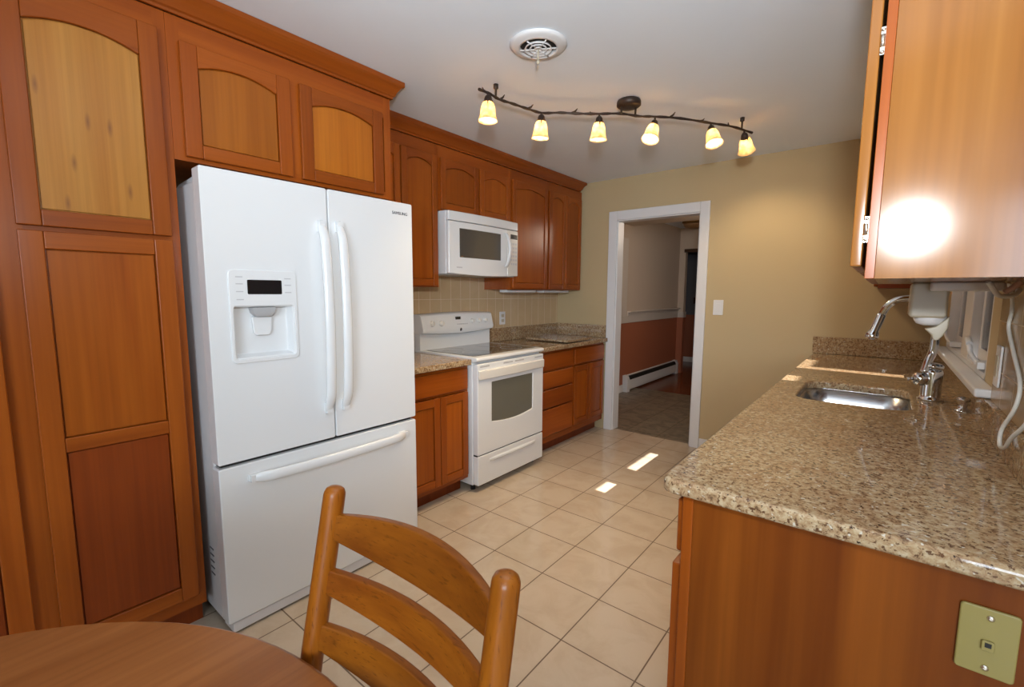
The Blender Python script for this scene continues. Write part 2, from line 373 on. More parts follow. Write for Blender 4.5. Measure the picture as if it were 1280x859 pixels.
# outside, unseen: eave, post and walls added to shape the window light
struct(MB().box(XR+.14, 1.125, .5, 5.2, 2.36, 2.46).build('sun_block_eave', M['outside']))  # unseen eave, depth shaped to cut the sun to a narrow strip
struct(MB().box(1.0, 1.09, 2.18, 2.60, -.1, 2.36).build('sun_block_post', M['outside']))  # unseen post added to shorten the sun patch on the floor
w = MB(); w.box(2.9, 3.1, 1.2, 3.0, -.2, 3.86); w.box(2.9, 3.1, 3.11, 8, -.2, 3.86); struct(w.build('sun_block_wall', M['outside']))  # unseen wall, height and gap shaped to let only strips of sun in
struct(MB().box(XR+.145, 2.9, 3.95, 4.06, -.1, 2.35).build('dark_backing_wall', M['outside']))  # dark wall added outside to keep the window panes dark
struct(MB().box(XR+.14, 2.9, 1.2, 8, -.3, -.1).build('ground', M['outside']))

# window over the sink
win = thing('window_1', 'white casement window with two sashes above the sink sill', 'window', (XR, WY0, WZ0)); win['kind'] = 'structure'
f = MB(); xg = XR+.055
f.box(XR, XR+.12, WY0, WY0+.022, WZ0, WZ1); f.box(XR, XR+.12, WY1-.022, WY1, WZ0, WZ1); f.box(XR, XR+.12, WY0, WY1, WZ1-.022, WZ1); f.box(XR, XR+.12, WY0, WY1, WZ0-.0, WZ0+.022)
f.box(XR+.008, XR+.12, 2.862, 3.09, WZ0, WZ1)
f.build('window_frame', M['trim'], win, bevel=.003)
for y0, y1 in ((WY0+.025, 2.858), (3.094, WY1-.025)):
    sh = MB(); x0, x1 = xg-.015, xg+.02; z0, z1 = WZ0+.025, WZ1-.025
    sh.box(x0, x1, y0, y0+.045, z0, z1); sh.box(x0, x1, y1-.045, y1, z0, z1); sh.box(x0, x1, y0+.045, y1-.045, z0, z0+.05); sh.box(x0, x1, y0+.045, y1-.045, z1-.05, z1)
    so = sh.build('sash', M['trim'], win, bevel=.003)
    MB().box(x0+.002, x0+.006, y0+.046, y1-.046, z0+.051, z1-.051).build('pane', M['pane'], so)
    yc = y0+.12 if y0 < 2.6 else y0+.30
    k = MB(); k.box(XR-.012, XR+.036, yc-.05, yc+.04, WZ0+.03, WZ0+.055)
    k.tube(smooth_path([(XR-.005, yc-.01, WZ0+.045), (XR-.014, yc+.05, WZ0+.062), (XR-.018, yc+.10, WZ0+.078), (XR-.02, yc+.12, WZ0+.10), (XR-.02, yc+.14, WZ0+.118)]), .0085, 8)
    k.tube([(XR-.02, yc+.12, WZ0+.108), (XR-.02, yc+.20, WZ0+.128)], .011, 10)
    k.build('crank_handle', M['trim'], win)
s = MB(); s.box(.248, XR+.06, 2.10, WY1+.06, WZ0-.030, WZ0)
s.build('window_sill', M['trim'], win, bevel=.008, seg=3)

# ------------------------------------------------------------------ cabinetry
def left_map(xf): return lambda u, v, d: (xf+d, u, v)
def right_map(xf): return lambda u, v, d: (xf-d, u, v)
def fbox(mb, fn, u0, u1, v0, v1, d0, d1):
    a, b = fn(u0, v0, d0), fn(u1, v1, d1)
    mb.box(min(a[0], b[0]), max(a[0], b[0]), min(a[1], b[1]), max(a[1], b[1]), min(a[2], b[2]), max(a[2], b[2]))
def panel_door(parent, fn, u0, u1, v0, v1, st=.055, rail=.055, arch=0, mids=(), pmats=None, name='door', th=.02, toprail=None):
    """frame-and-panel door in front of plane d=0; the frame is the part, each panel a sub-part"""
    pmats = pmats or ['panel']
    f = MB(); f.mi = 0
    fbox(f, fn, u0, u0+st, v0, v1, .001, th); fbox(f, fn, u1-st, u1, v0, v1, .001, th)
    f.mi = 1; fbox(f, fn, u0+st, u1-st, v0, v0+rail, .001, th-.001)
    a, b = u0+st, u1-st; n = 14; tr = toprail or rail
    pts = [(a, v1), (b, v1)]+[(b-(b-a)*k/n, v1-tr-arch*(1-4*(k/n)*(1-k/n))) for k in range(n+1)]
    f.prism(pts, fn, .001, th-.001)
    edges = [v0+rail]+[x for mz in mids for x in mz]+[v1-tr]
    for m0, m1 in mids: fbox(f, fn, a, b, m0, m1, .001, th-.001)
    d = f.build(name, [M['cherry_v'], M['cherry_h']], parent, bevel=.0035)
    for i in range(0, len(edges), 2):
        z0, z1 = edges[i], edges[i+1]; p = MB(); g = .0035
        fbox(p, fn, a, b, z0, z1, .001, .005)
        if arch and i == len(edges)-2:
            q = [(a+g, z0+g), (b-g, z0+g)]+[(b-g-(b-a-2*g)*k/n, z1-g-arch*(1-4*(k/n)*(1-k/n))) for k in range(n+1)]
        else: q = [(a+g, z0+g), (b-g, z0+g), (b-g, z1-g), (a+g, z1-g)]
        p.prism(q, fn, .004, .0115)
        p.build('door_panel', M[pmats[min(i//2, len(pmats)-1)]], d, bevel=.003)
    return d
def slab(parent, fn, u0, u1, v0, v1, name='drawer', th=.02):
    f = MB(); fbox(f, fn, u0, u1, v0, v1, .001, th); return f.build(name, M['cherry_h'], parent, bevel=.007, seg=3)
def carcass(parent, fn, u0, u1, v0, v1, depth, rails=(), stiles=(), top=True, fs=.03, name='body', rtop=.03, rbot=.03):
    """box of panels with a face frame on plane d=0 (frame thickness goes to d=-.02)"""
    b = MB(); b.mi = 0
    fbox(b, fn, u0, u0+.016, v0, v1, -depth, -.02); fbox(b, fn, u1-.016, u1, v0, v1, -depth, -.02)
    fbox(b, fn, u0+.016, u1-.016, v0, v0+.016, -depth, -.02); fbox(b, fn, u0+.016, u1-.016, v0+.016, v1, -depth, -depth+.008)
    if top: fbox(b, fn, u0+.016, u1-.016, v1-.016, v1, -depth+.008, -.02)
    fbox(b, fn, u0, u0+fs, v0, v1, -.02, 0); fbox(b, fn, u1-fs, u1, v0, v1, -.02, 0)
    for s0, s1 in stiles: fbox(b, fn, s0, s1, v0+rbot, v1-rtop, -.02, 0)
    b.mi = 1; fbox(b, fn, u0+fs, u1-fs, v1-rtop, v1, -.02, 0); fbox(b, fn, u0+fs, u1-fs, v0, v0+rbot, -.02, 0)
    for r0, r1 in rails: fbox(b, fn, u0+fs, u1-fs, r0, r1, -.02, -.0005)
    return b.build(name, [M['cherry_v'], M['cherry_h']], parent)
def toe(parent, fn, u0, u1, h, d0, d1):
    b = MB(); fbox(b, fn, u0, u1, 0, h, d1, d0); b.build('toe_kick', M['panel_shaded'], parent)

# pantry
fn = left_map(-2.05); DEP = 2.05-2.69
pan = thing('pantry_cabinet', 'tall cherry pantry cabinet left of the white refrigerator', 'cabinet', (-2.37, .12, 0))
carcass(pan, fn, -.35, .572, .10, 2.33, .638, rails=((1.53, 1.55),), stiles=((.085, .170),), rtop=.085, rbot=.05, fs=.035)
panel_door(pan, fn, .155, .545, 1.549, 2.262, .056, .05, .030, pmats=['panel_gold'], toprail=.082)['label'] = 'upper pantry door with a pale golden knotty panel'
panel_door(pan, fn, .155, .545, .152, 1.534, .056, .055, 0, mids=((.825, .873),), pmats=['panel_shaded', 'panel'])
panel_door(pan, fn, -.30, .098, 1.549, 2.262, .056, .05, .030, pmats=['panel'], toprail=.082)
panel_door(pan, fn, -.30, .098, .152, 1.534, .056, .055, 0, mids=((.825, .873),), pmats=['panel_shaded', 'panel_shaded'])
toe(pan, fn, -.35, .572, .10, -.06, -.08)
# over the refrigerator
ofc = thing('wall_cabinet', 'two-door cherry cabinet above the white refrigerator', 'cabinet', (-2.37, 1.05, 1.83))
carcass(ofc, fn, .573, 1.525, 1.83, 2.33, .638, stiles=((.985, 1.06),), rtop=.10, rbot=.035, fs=.04)
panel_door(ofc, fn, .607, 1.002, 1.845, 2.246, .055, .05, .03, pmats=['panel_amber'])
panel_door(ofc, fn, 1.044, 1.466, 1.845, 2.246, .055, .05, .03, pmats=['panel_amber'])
# upper run
fu = left_map(-2.40); UD = .288
def wall_cab(label, u0, u1, v0, v1, doors, stiles, pm='panel'):
    t = thing('wall_cabinet', label, 'cabinet', (-2.55, (u0+u1)/2, v0), 'cherry wall cabinets on the left wall')
    carcass(t, fu, u0, u1, v0, v1, UD, stiles=stiles, rtop=.095, rbot=.03, fs=.022)
    for a, b in doors: panel_door(t, fu, a, b, v0+.008, 2.252, .043, .045, .030, pmats=[pm])
    return t
wall_cab('tall cherry wall cabinet between the refrigerator and the microwave', 1.527, 2.158, 1.385, 2.33, ((1.545, 1.838), (1.85, 2.142)), ((1.83, 1.86),))
wall_cab('short two-door cherry cabinet above the white microwave', 2.160, 2.930, 1.905, 2.33, ((2.178, 2.545), (2.565, 2.912)), ((2.53, 2.58),))
wall_cab('cherry wall cabinet with one wide door right of the microwave', 2.932, 3.455, 1.375, 2.33, ((2.950, 3.440),), ())
wall_cab('narrow two-door cherry wall cabinet nearest the doorway', 3.457, 4.045, 1.375, 2.33, ((3.472, 3.742), (3.752, 4.022)), ((3.735, 3.76),))
def crown(name, label, xf, y0, y1, ret, z0=2.332):
    pr = [(0, z0), (.012, z0), (.012, z0+.010), (.020, z0+.014), (.028, z0+.034), (.044, z0+.056), (.056, z0+.062), (.056, ZC-.001), (0, ZC-.001)]
    b = MB(); pr = [(max(d, .0012), z) for d, z in pr]; L = [[(xf+d, y0, z) for d, z in pr], [(xf+d, y1+d, z) for d, z in pr]]
    if ret is not None: L.append([(ret, y1+d, z) for d, z in pr])
    b.loft(L, True, True, False); o = b.build(name, M['cherry_h'], bevel=.0015, seg=1)
    return tag(o, label, 'crown moulding')
crown('crown_moulding', 'long dark cherry crown moulding above pantry and refrigerator cabinets', -2.05, -.35, 1.5262, -2.39)
crown('crown_moulding', 'cherry crown moulding above the microwave and far wall cabinets', -2.40, 1.586, 3.997, -2.68)
# base cabinets, left run
fb = left_map(-2.12); BD = .565
bc = thing('base_cabinet', 'cherry base cabinet between the refrigerator and the range', 'cabinet', (-2.4, 1.88, 0))
carcass(bc, fb, 1.60, 2.150, .10, .876, BD, rails=((.70, .712),), stiles=((1.88, 1.91),), fs=.028, rbot=.04)
slab(bc, fb, 1.615, 2.137, .716, .855)
panel_door(bc, fb, 1.615, 1.891, .130, .698, .048, .05); panel_door(bc, fb, 1.897, 2.137, .130, .698, .048, .05)
toe(bc, fb, 1.60, 2.15, .10, -.075, -.09)
bc = thing('base_cabinet', 'cherry base cabinet with a stack of four drawers beside the range', 'cabinet', (-2.4, 3.2, 0))
carcass(bc, fb, 2.925, 3.472, .10, .876, BD, rails=((.70, .712), (.55, .56), (.386, .396)), fs=.03, rbot=.05)
for z0, z1 in ((.716, .855), (.563, .700), (.398, .550), (.160, .386)): slab(bc, fb, 2.935, 3.458, z0, z1)
toe(bc, fb, 2.925, 3.472, .10, -.075, -.09)
bc = thing('base_cabinet', 'two-door cherry base cabinet next to the doorway casing', 'cabinet', (-2.4, 3.76, 0))
carcass(bc, fb, 3.474, 4.048, .10, .876, BD, rails=((.70, .712),), stiles=((3.75, 3.78),), fs=.028, rbot=.05)
slab(bc, fb, 3.490, 4.034, .716, .855)
panel_door(bc, fb, 3.490, 3.758, .160, .698, .045, .05); panel_door(bc, fb, 3.766, 4.034, .160, .698, .045, .05)
toe(bc, fb, 3.474, 4.048, .10, -.075, -.09)
# worktops left
def counter(name, label, x0, x1, y0, y1, cat='countertop'):
    o = MB().prism(rrect(x0, x1, y0, y1, .006, 2), XY, .877, .914).build(name, M['granite'], bevel=.009, seg=3)
    return tag(o, label, cat)
counter('granite_countertop', 'short granite worktop piece between refrigerator and range', -2.681, -2.078, 1.60, 2.151)
counter('granite_countertop', 'granite worktop right of the range, running to the doorway', -2.681, -2.078, 2.922, 4.067)
tag(MB().box(-2.681, -2.661, 2.922, 4.046, .915, 1.036).build('granite_backsplash', M['granite'], bevel=.003), 'low granite backsplash along the tiled wall right of the range', 'backsplash')
tag(MB().box(-2.681, -2.102, 4.047, 4.069, .915, 1.036).build('granite_backsplash', M['granite'], bevel=.003), 'low granite backsplash on the tan wall left of the doorway', 'backsplash')
tag(MB().box(-2.681, -2.661, 1.60, 2.151, .915, 1.036).build('granite_backsplash', M['granite'], bevel=.003), 'low granite backsplash on the tiled wall behind the refrigerator side', 'backsplash')
tag(MB().prism(rrect(-2.56, -2.10, 3.36, 3.80, .01, 3), XY, .9215, .940).build('granite_cutting_board', M['granite'], bevel=.004), 'loose granite slab lying on the worktop beside the doorway', 'cutting board')
for y0, y1, lab in ((2.99, 3.40, 'slim white light bar under the wide-door wall cabinet'), (3.52, 3.95, 'slim white light bar under the wall cabinet nearest the doorway')):
    t = thing('under_cabinet_light', lab, 'light', (-2.52, (y0+y1)/2, 1.35))
    MB().box(-2.56, -2.47, y0, y1, 1.352, 1.374).build('housing', M['trim'], t, bevel=.004)
    MB().box(-2.55, -2.48, y0+.02, y1-.02, 1.348, 1.352).build('diffuser', M['cream_plastic'], t)

# ------------------------------------------------------------------ refrigerator
FX = -1.89
fr = thing('refrigerator', 'white french-door refrigerator with a water dispenser', 'refrigerator', (-2.3, 1.06, 0))
b = MB(); b.box(-2.66, -1.962, .604, 1.520, .030, 1.752)
body = b.build('body', M['white_side'], fr, bevel=.012, seg=3)
for y0 in (.622, 1.392):
    MB().prism([(-2.26, 1.752), (-1.93, 1.752), (-1.925, 1.778), (-2.05, 1.778), (-2.20, 1.770)], XZ, y0, y0+.11).build('hinge_cover', M['white_side'], fr, bevel=.006)
MB().box(-1.99, -1.897, .612, 1.512, .010, .052).build('toe_grille', M['white_side'], fr, bevel=.004)
for yy in (.66, 1.46):
    for xx in (-2.02, -2.6): MB().lathe([(.018, 0), (.018, .036)], (xx, yy, 0)).build('foot', M['grey_plastic'], fr)
for k in range(5): MB().box(-2.075, -2.035, .6030, .6042, .20+k*.027, .206+k*.027).build('vent_slot', M['ink'], fr)
def fdoor(name, y0, y1, z0, z1):
    d = MB().prism(rrect(y0, y1, z0, z1, .006, 2), YZ, -1.957, FX); return d.build(name, M['white'], fr, bevel=.012, seg=4)
dl = fdoor('door', .595, 1.068, .697, 1.789); dr = fdoor('door', 1.074, 1.527, .697, 1.789)
dz = fdoor('freezer_drawer', .595, 1.527, .056, .682)
MB().box(-1.958, -1.915, .61, 1.512, .682, .697).build('door_gasket', M['dark'], fr)
# dispenser recess in the left door
cut(dl, MB().loft([[(-1.87, .678, 1.091), (-1.87, .905, 1.091), (-1.87, .905, 1.292), (-1.87, .678, 1.292)],
                   [(-1.930, .690, 1.108), (-1.930, .893, 1.108), (-1.930, .893, 1.290), (-1.930, .690, 1.290)]], True, True, False))
disp = MB(); disp.prism(rrect(.665, .919, 1.077, 1.433, .02, 5), YZ, FX-.002, FX+.006)
dp = disp.build('dispenser', M['white'], dl, bevel=.003)
cut(dp, MB().prism(rrect(.678, .905, 1.093, 1.295, .012, 4), YZ, FX-.02, FX+.03))
MB().prism(rrect(.730, .858, 1.340, 1.395, .004, 3), YZ, FX+.002, FX+.0075).build('display', M['black_gloss'], dp)
for zz in (1.403, 1.377, 1.348, 1.318): MB().box(FX+.0055, FX+.0066, .690, .715, zz, zz+.004).build('button_mark', M['silver_ink'], dp)
for zz in (1.400, 1.374, 1.345): MB().box(FX+.0055, FX+.0066, .870, .896, zz, zz+.004).build('button_mark', M['silver_ink'], dp)
b = MB(); b.loft([[(-1.907+sx*.022*s, .790+sy*.045*s, z) for sx, sy in ((-1, -1), (1, -1), (1, 1), (-1, 1))] for s, z in ((1.0, 1.289), (.9, 1.267), (.6, 1.252))], True, True, False)
b.build('nozzle', M['grey_plastic'], dp, bevel=.003)
b = MB(); b.prism([(.752, 1.252), (.828, 1.252), (.823, 1.190), (.814, 1.178), (.766, 1.178), (.757, 1.190)], YZ, -1.928, -1.912)
b.build('paddle', M['white'], dp, bevel=.004)
def handle_bar(door, fn, t0, t1):
    h = MB(); n = 30; loops = []
    for k in range(n+1):
        t = k/n; e = min(t, 1-t); lift = min(1, e/.10)**.7
        off = FX+.004+.026*lift+.024*math.sin(PI*t)**.8; w_ = .012+.010*min(1, e/.06)
        th = .006+.007*lift
        loops.append([fn(off+th*math.cos(a), w_*math.sin(a), t0+(t1-t0)*t) for a in [2*PI*j/16 for j in range(16)]])
    h.loft(loops)
    for e0, e1 in ((t0+.004, t0+.05), (t1-.05, t1-.004)):
        p, q = fn(FX-.001, -.013, e0), fn(FX+.024, .013, e1)
        h.box(min(p[0], q[0]), max(p[0], q[0]), min(p[1], q[1]), max(p[1], q[1]), min(p[2], q[2]), max(p[2], q[2]))
    h.build('handle', M['white'], door)
handle_bar(dl, lambda x, w, t: (x, 1.034+w, t), .815, 1.652); handle_bar(dr, lambda x, w, t: (x, 1.116+w, t), .815, 1.658)
handle_bar(dz, lambda x, w, t: (x, t, .622+w), .694, 1.462)
text_mesh('maker_lettering', 'SAMSUNG', .020, M['ink'], dr, (FX+.0008, 1.451, 1.735), (PI/2, 0, PI/2))

# ------------------------------------------------------------------ range
RX, R0, R1 = -2.04, 2.158, 2.916
ra = thing('range', 'white freestanding electric range with black glass cooktop', 'stove', (-2.35, 2.54, 0))
b = MB(); b.box(-2.675, -2.085, R0, R1, .045, .893); b.build('body', M['white'], ra, bevel=.004)
for yy in (R0+.04, R1-.04):
    for xx in (-2.12, -2.6): MB().lathe([(.016, 0), (.016, .046)], (xx, yy, 0)).build('foot', M['dark'], ra)
b = MB(); b.prism([(-2.668, .894), (-2.05, .894), (-2.038, .905), (-2.042, .922), (-2.06, .926), (-2.668, .926)], XZ, R0-.002, R1+.002)
top = b.build('cooktop_frame', M['white'], ra, bevel=.004)
b = MB(); b.prism(rrect(-2.585, -2.10, R0+.035, R1-.035, .015, 3), XY, .920, .9285); gl = b.build('cooktop_glass', M['cooktop'], ra)
b = MB(); 
for xx, yy, rr in ((-2.22, 2.35, .105), (-2.22, 2.73, .085), (-2.46, 2.35, .08), (-2.46, 2.73, .105)):
    MB().lathe([(rr, .9286), (rr, .929), (rr-.003, .929), (rr-.003, .9286)], (xx, yy, 0), caps=False, seg=36).build('burner_ring', M['grey_plastic'], gl)
# backguard
b = MB(); b.box(-2.675, -2.605, R0, R1, .90, 1.05); b.build('backguard', M['white'], ra, bevel=.004)
n = 16; b = MB(); loops = []
for k in range(n+1):
    t = k/n; y = R0-.004+(R1-R0+.008)*t; s = math.sin(PI*t)
    loops.append([(-2.675, y, 1.045-.018*s), (-2.60-.0, y, 1.045-.018*s), (-2.572, y, 1.052-.018*s), (-2.565, y, 1.075), (-2.590, y, 1.175+.010*s), (-2.61, y, 1.187+.010*s), (-2.675, y, 1.187+.010*s)])
b.loft(loops, True, True, False); cp = b.build('control_panel', M['white'], ra, bevel=.004)
def on_panel(y, z): return (-2.565-.025*(z-1.075)/.10, y, z)
for yy, zz in ((2.245, 1.118), (2.335, 1.116), (2.665, 1.122), (2.745, 1.122), (2.825, 1.122)):
    p = on_panel(yy, zz); k = MB(); r = .022 if yy < 2.4 else .017
    k.lathe([(r, 0), (r, .006), (r*.85, .018), (r*.8, .020)], p, (1, 0, .25)); k.box(p[0]+.015, p[0]+.026, yy-.004, yy+.004, zz-r*.7, zz+r*.85)
    k.build('knob', M['white_warm'], cp, bevel=.001)
p = on_panel(2.52, 1.15); MB().box(p[0]-.004, p[0]+.004, 2.49, 2.545, 1.134, 1.162).build('clock_display', M['black_gloss'], cp)
for i in range(6): MB().box(on_panel(0, 1.10)[0]-.003, on_panel(0, 1.10)[0]+.0025, 2.50+i*.020, 2.513+i*.020, 1.10, 1.108).build('button', M['silver_ink'], cp)
p = on_panel(2.535, 1.062); MB().prism([(2.528, 1.05), (2.542, 1.052), (2.546, 1.066), (2.535, 1.076), (2.526, 1.066)], YZ, -2.572, -2.5635).build('emblem', M['ink'], cp)
# oven door
b = MB(); b.prism(rrect(R0+.006, R1-.006, .258, .880, .006, 2), YZ, -2.084, RX); od = b.build('oven_door', M['white'], ra, bevel=.006, seg=3)
W0, W1 = 2.306, 2.778
wp = [(W0, .745), (W0, .470)]+[(W0+(W1-W0)*k/10, .470-.022*math.sin(PI*k/10)) for k in range(1, 10)]+[(W1, .470), (W1, .745)]
cut(od, MB().prism(wp, YZ, RX-.012, RX+.02)); MB().prism(wp, YZ, RX-.014, RX-.008).build('oven_window', M['oven_glass'], od)
b = MB(); loops = []
for k in range(17):
    t = k/16; y = R0+.010+(R1-R0-.02)*t; bow = .008*math.sin(PI*t)
    loops.append([(RX-.002, y, .838), (RX+.010+bow, y, .838), (RX+.014+bow, y, .830), (RX+.013+bow, y, .780), (RX+.008+bow, y, .772), (RX+.004+bow, y, .785), (RX-.002, y, .80)])
b.loft(loops, True, True, False); b.build('handle', M['white_warm'], od, bevel=.004)
for y0, y1 in ((2.19, 2.28), (2.43, 2.53), (2.56, 2.66), (2.80, 2.89)): MB().box(RX-.001, RX+.0015, y0, y1, .856, .866).build('vent_slot', M['grey_plastic'], od)
b = MB(); b.prism(rrect(R0+.006, R1-.006, .048, .250, .006, 2), YZ, -2.084, RX+.002); dw = b.build('storage_drawer', M['white'], ra, bevel=.006, seg=3)
b = MB(); loops = []
for k in range(13):
    t = k/12; y = 2.28+.53*t; s = math.sin(PI*t)**.5
    loops.append([(RX, y, .185+.0*s), (RX+.004+.012*s, y, .196), (RX+.004+.012*s, y, .210), (RX, y, .218)])
b.loft(loops, True, True, False); b.build('pull', M['white'], dw, bevel=.003)
MB().box(-2.084, -2.05, R0+.01, R1-.01, .249, .260).build('gap_shade', M['dark'], ra)  # black strip put in as the shade between oven door and drawer

# ------------------------------------------------------------------ microwave
mw = thing('microwave', 'white over-the-range microwave below the short cabinets', 'microwave', (-2.5, 2.54, 1.475))
Y0, Y1, Z0, Z1 = 2.168, 2.918, 1.478, 1.900
b = MB(); b.box(-2.68, -2.335, Y0, Y1, Z0, Z1); b.build('body', M['white'], mw, bevel=.004)
MB().box(-2.66, -2.34, Y0+.01, Y1-.01, Z0-.006, Z0-.0005).build('bottom_vent', M['grey_plastic'], mw)
def curve_front(mb, y0, y1, z0, z1, x0=-2.334, xe=-2.305, bulge=.018, n=14, zdrop=0):
    L = []
    for k in range(n+1):
        y = y0+(y1-y0)*k/n; s = math.sin(PI*(y-Y0)/(Y1-Y0)); x = xe+bulge*s; zz = z0-zdrop*s
        L.append([(x0, y, zz), (x, y, zz), (x, y, z1), (x0, y, z1)])
    mb.loft(L, True, True, False)
b = MB(); curve_front(b, Y0, Y1, 1.835, Z1-.002); b.build('top_grille', M['white'], mw, bevel=.008, seg=3)
b = MB(); curve_front(b, Y0, 2.775, Z0+.002, 1.831, zdrop=.012); md = b.build('door', M['white'], mw, bevel=.007, seg=3)
b = MB(); curve_front(b, 2.262, 2.690, 1.590, 1.788, x0=-2.32, xe=-2.3035); b.build('door_window', M['glass_dark'], md, bevel=.003)
b = MB(); curve_front(b, 2.778, Y1, Z0+.002, 1.831, zdrop=.012); mc = b.build('control_panel', M['white_warm'], mw, bevel=.006, seg=3)
b = MB(); curve_front(b, 2.815, 2.905, 1.765, 1.80, x0=-2.32, xe=-2.3025); b.build('display', M['black_gloss'], mc)
for r in range(6):
    for c in range(3):
        b = MB(); curve_front(b, 2.82+c*.030, 2.838+c*.030, 1.565+r*.031, 1.580+r*.031, x0=-2.32, xe=-2.3038, n=1); b.build('button', M['silver_ink'], mc)
P = [(-2.285+.042*math.sin(PI*k/14)**.7, 2.745, 1.545+(1.80-1.545)*k/14) for k in range(15)]
b = MB(); b.loft([[(p[0]+.011*math.cos(a), p[1]+.016*math.sin(a), p[2]) for a in [2*PI*j/12 for j in range(12)]] for p in P]); b.build('handle', M['white'], md)
b = MB(); curve_front(b, 2.235, 2.285, 1.518, 1.526, x0=-2.32, xe=-2.3038, n=2); b.build('maker_mark', M['silver_ink'], md)

# ------------------------------------------------------------------ right counter side
GX = -.388
fr_ = right_map(-.342)
def base_r(label, u0, u1, drawer_us, door_us, end=False):
    t = thing('base_cabinet', label, 'cabinet', (0, (u0+u1)/2, 0))
    carcass(t, fr_, u0, u1, .10, .876, .632, rails=((.685, .705),), fs=.03, top=False, rbot=.04)
    for a, b in drawer_us: slab(t, fr_, a, b, .712, .850, th=.020)
    for a, b in door_us: panel_door(t, fr_, a, b, .130, .680, .055, .055, th=.027)
    toe(t, fr_, u0, u1, .10, -.075, -.09)
    return t
t = base_r('cherry base cabinet at the near end of the granite sink counter', 1.10, 1.95, ((1.102, 1.52), (1.53, 1.94)), ((1.102, 1.52), (1.53, 1.94)))
b = MB(); b.box(-.342, XR-.002, 1.085, 1.0995, 0, .8765)
e = b.build('end_panel', M['end_base'], t); e['label'] = 'flat cherry end panel facing the table'
b = MB(); b.box(-.3425, -.318, 1.079, 1.085, 0, .8765); b.build('corner_strip', M['cherry_v'], t, bevel=.002)
base_r('cherry sink base cabinet under the steel sink', 1.952, 3.02, ((1.96, 2.48), (2.49, 3.01)), ((1.96, 2.48), (2.49, 3.01)))
base_r('cherry base cabinet between the sink base and the far wall', 3.022, 4.05, ((3.03, 3.53), (3.54, 4.04)), ((3.03, 3.53), (3.54, 4.04)))
# granite with sink cutout
SX0, SX1, SY0, SY1 = -.272, .112, 2.245, 2.755
g = MB(); pts = [(GX+.03*(1-math.sin(a)), 1.048+.03*(1-math.cos(a))) for a in [PI/2*k/5 for k in range(6)]]
pts = pts+[(XR-.002, 1.048), (XR-.002, YF-.001), (GX, YF-.001)]
pts = [(GX, 1.078), (GX+.004, 1.063), (GX+.012, 1.053), (GX+.03, 1.048), (XR-.002, 1.048), (XR-.002, YF-.001), (GX, YF-.001)]
g.prism(pts, XY, .877, .914)
gc = g.build('granite_countertop', M['granite'], bevel=.010, seg=4)
cut(gc, MB().prism(rrect(SX0, SX1, SY0, SY1, .085, 8), XY, .80, 1.0))
tag(gc, 'long speckled granite worktop with the sink', 'countertop')
tag(MB().box(XR-.022, XR-.0005, 1.10, YF-.024, .915, 1.015).build('granite_backsplash', M['granite'], bevel=.003), 'low granite backsplash along the window wall behind the faucet', 'backsplash')
tag(MB().box(GX-.008, XR-.023, YF-.022, YF-.001, .915, 1.038).build('granite_backsplash', M['granite'], bevel=.003), 'granite backsplash on the tan wall at the far end of the sink counter', 'backsplash')
# sink
sk = thing('kitchen_sink', 'stainless steel undermount sink set into the granite worktop', 'sink', ((SX0+SX1)/2, (SY0+SY1)/2, .70))
def rl(inset, z, r): return [(x, y, z) for x, y in rrect(SX0+inset, SX1-inset, SY0+inset, SY1-inset, r, 8)]
b = MB(); b.loft([rl(-.012, .8768, .09), rl(-.012, .8740, .09), rl(-.002, .8735, .085), rl(.004, .80, .083), rl(.010, .72, .08), rl(.022, .703, .07), rl(.07, .700, .05)], True, False)
b._f([v for v in list(b.bm.verts)[-36:]], True)
b.build('bowl', M['steel'], sk)
b = MB(); b.lathe([(.045, .7005), (.045, .704), (.036, .7045), (.02, .7015)], ((SX0+SX1)/2, (SY0+SY1)/2, 0)); b.build('drain', M['chrome'], sk)
# faucet
fx, fy = .175, 2.56
fa = thing('faucet', 'tall chrome gooseneck faucet behind the sink', 'faucet', (fx, fy, .914))
b = MB(); b.lathe([(.044, .914), (.044, .921), (.036, .926), (.034, .935), (.034, 1.030), (.031, 1.040), (.018, 1.048)], (fx, fy, 0), seg=36); b.build('base', M['chrome'], fa)
b = MB(); b.lathe([(.030, 0), (.033, .008), (.033, .016), (.020, .024)], (fx, fy, 1.046), (.1, 0, 1)); b.build('collar', M['chrome'], fa)
P = [(fx-.028, fy-.02, 1.030), (fx-.018, fy-.01, 1.075), (fx-.006, fy, 1.12), (fx-.003, fy, 1.19), (.172, fy, 1.25), (.162, fy, 1.295), (.140, fy, 1.327), (.110, fy, 1.338), (.079, fy, 1.336), (.041, fy, 1.328), (.010, fy, 1.303), (-.008, fy, 1.262)]
b = MB(); b.tube(smooth_path(P, 5), .0145, 16); b.build('spout', M['chrome'], fa)
dv = Vector((-.030, 0, -.105)).normalized(); e0 = Vector(P[-1])
b = MB(); b.lathe([(.0150, 0), (.0172, .006), (.0172, .075), (.0215, .085), (.0255, .098), (.024, .112), (.012, .116)], e0-dv*.004, dv); b.build('spray_head', M['chrome'], fa)
b = MB(); b.lathe([(.016, 0), (.026, .010), (.028, .026), (.025, .042), (.014, .050)], (fx-.014, fy-.02, 1.003), (-1, -.3, 0)); b.tube([(fx-.062, fy-.036, 1.003), (fx-.080, fy-.041, .999)], .007)
b.build('handle', M['chrome'], fa)
ds = thing('soap_dispenser', 'small chrome dispenser knob on the counter below the window sill', 'dispenser', (.255, 2.38, .914))
b = MB(); b.lathe([(.022, .914), (.022, .919), (.013, .923), (.012, .950), (.018, .955), (.019, .964), (.010, .970)], (.255, 2.38, 0)); b.build('dispenser_cap', M['chrome'], ds)
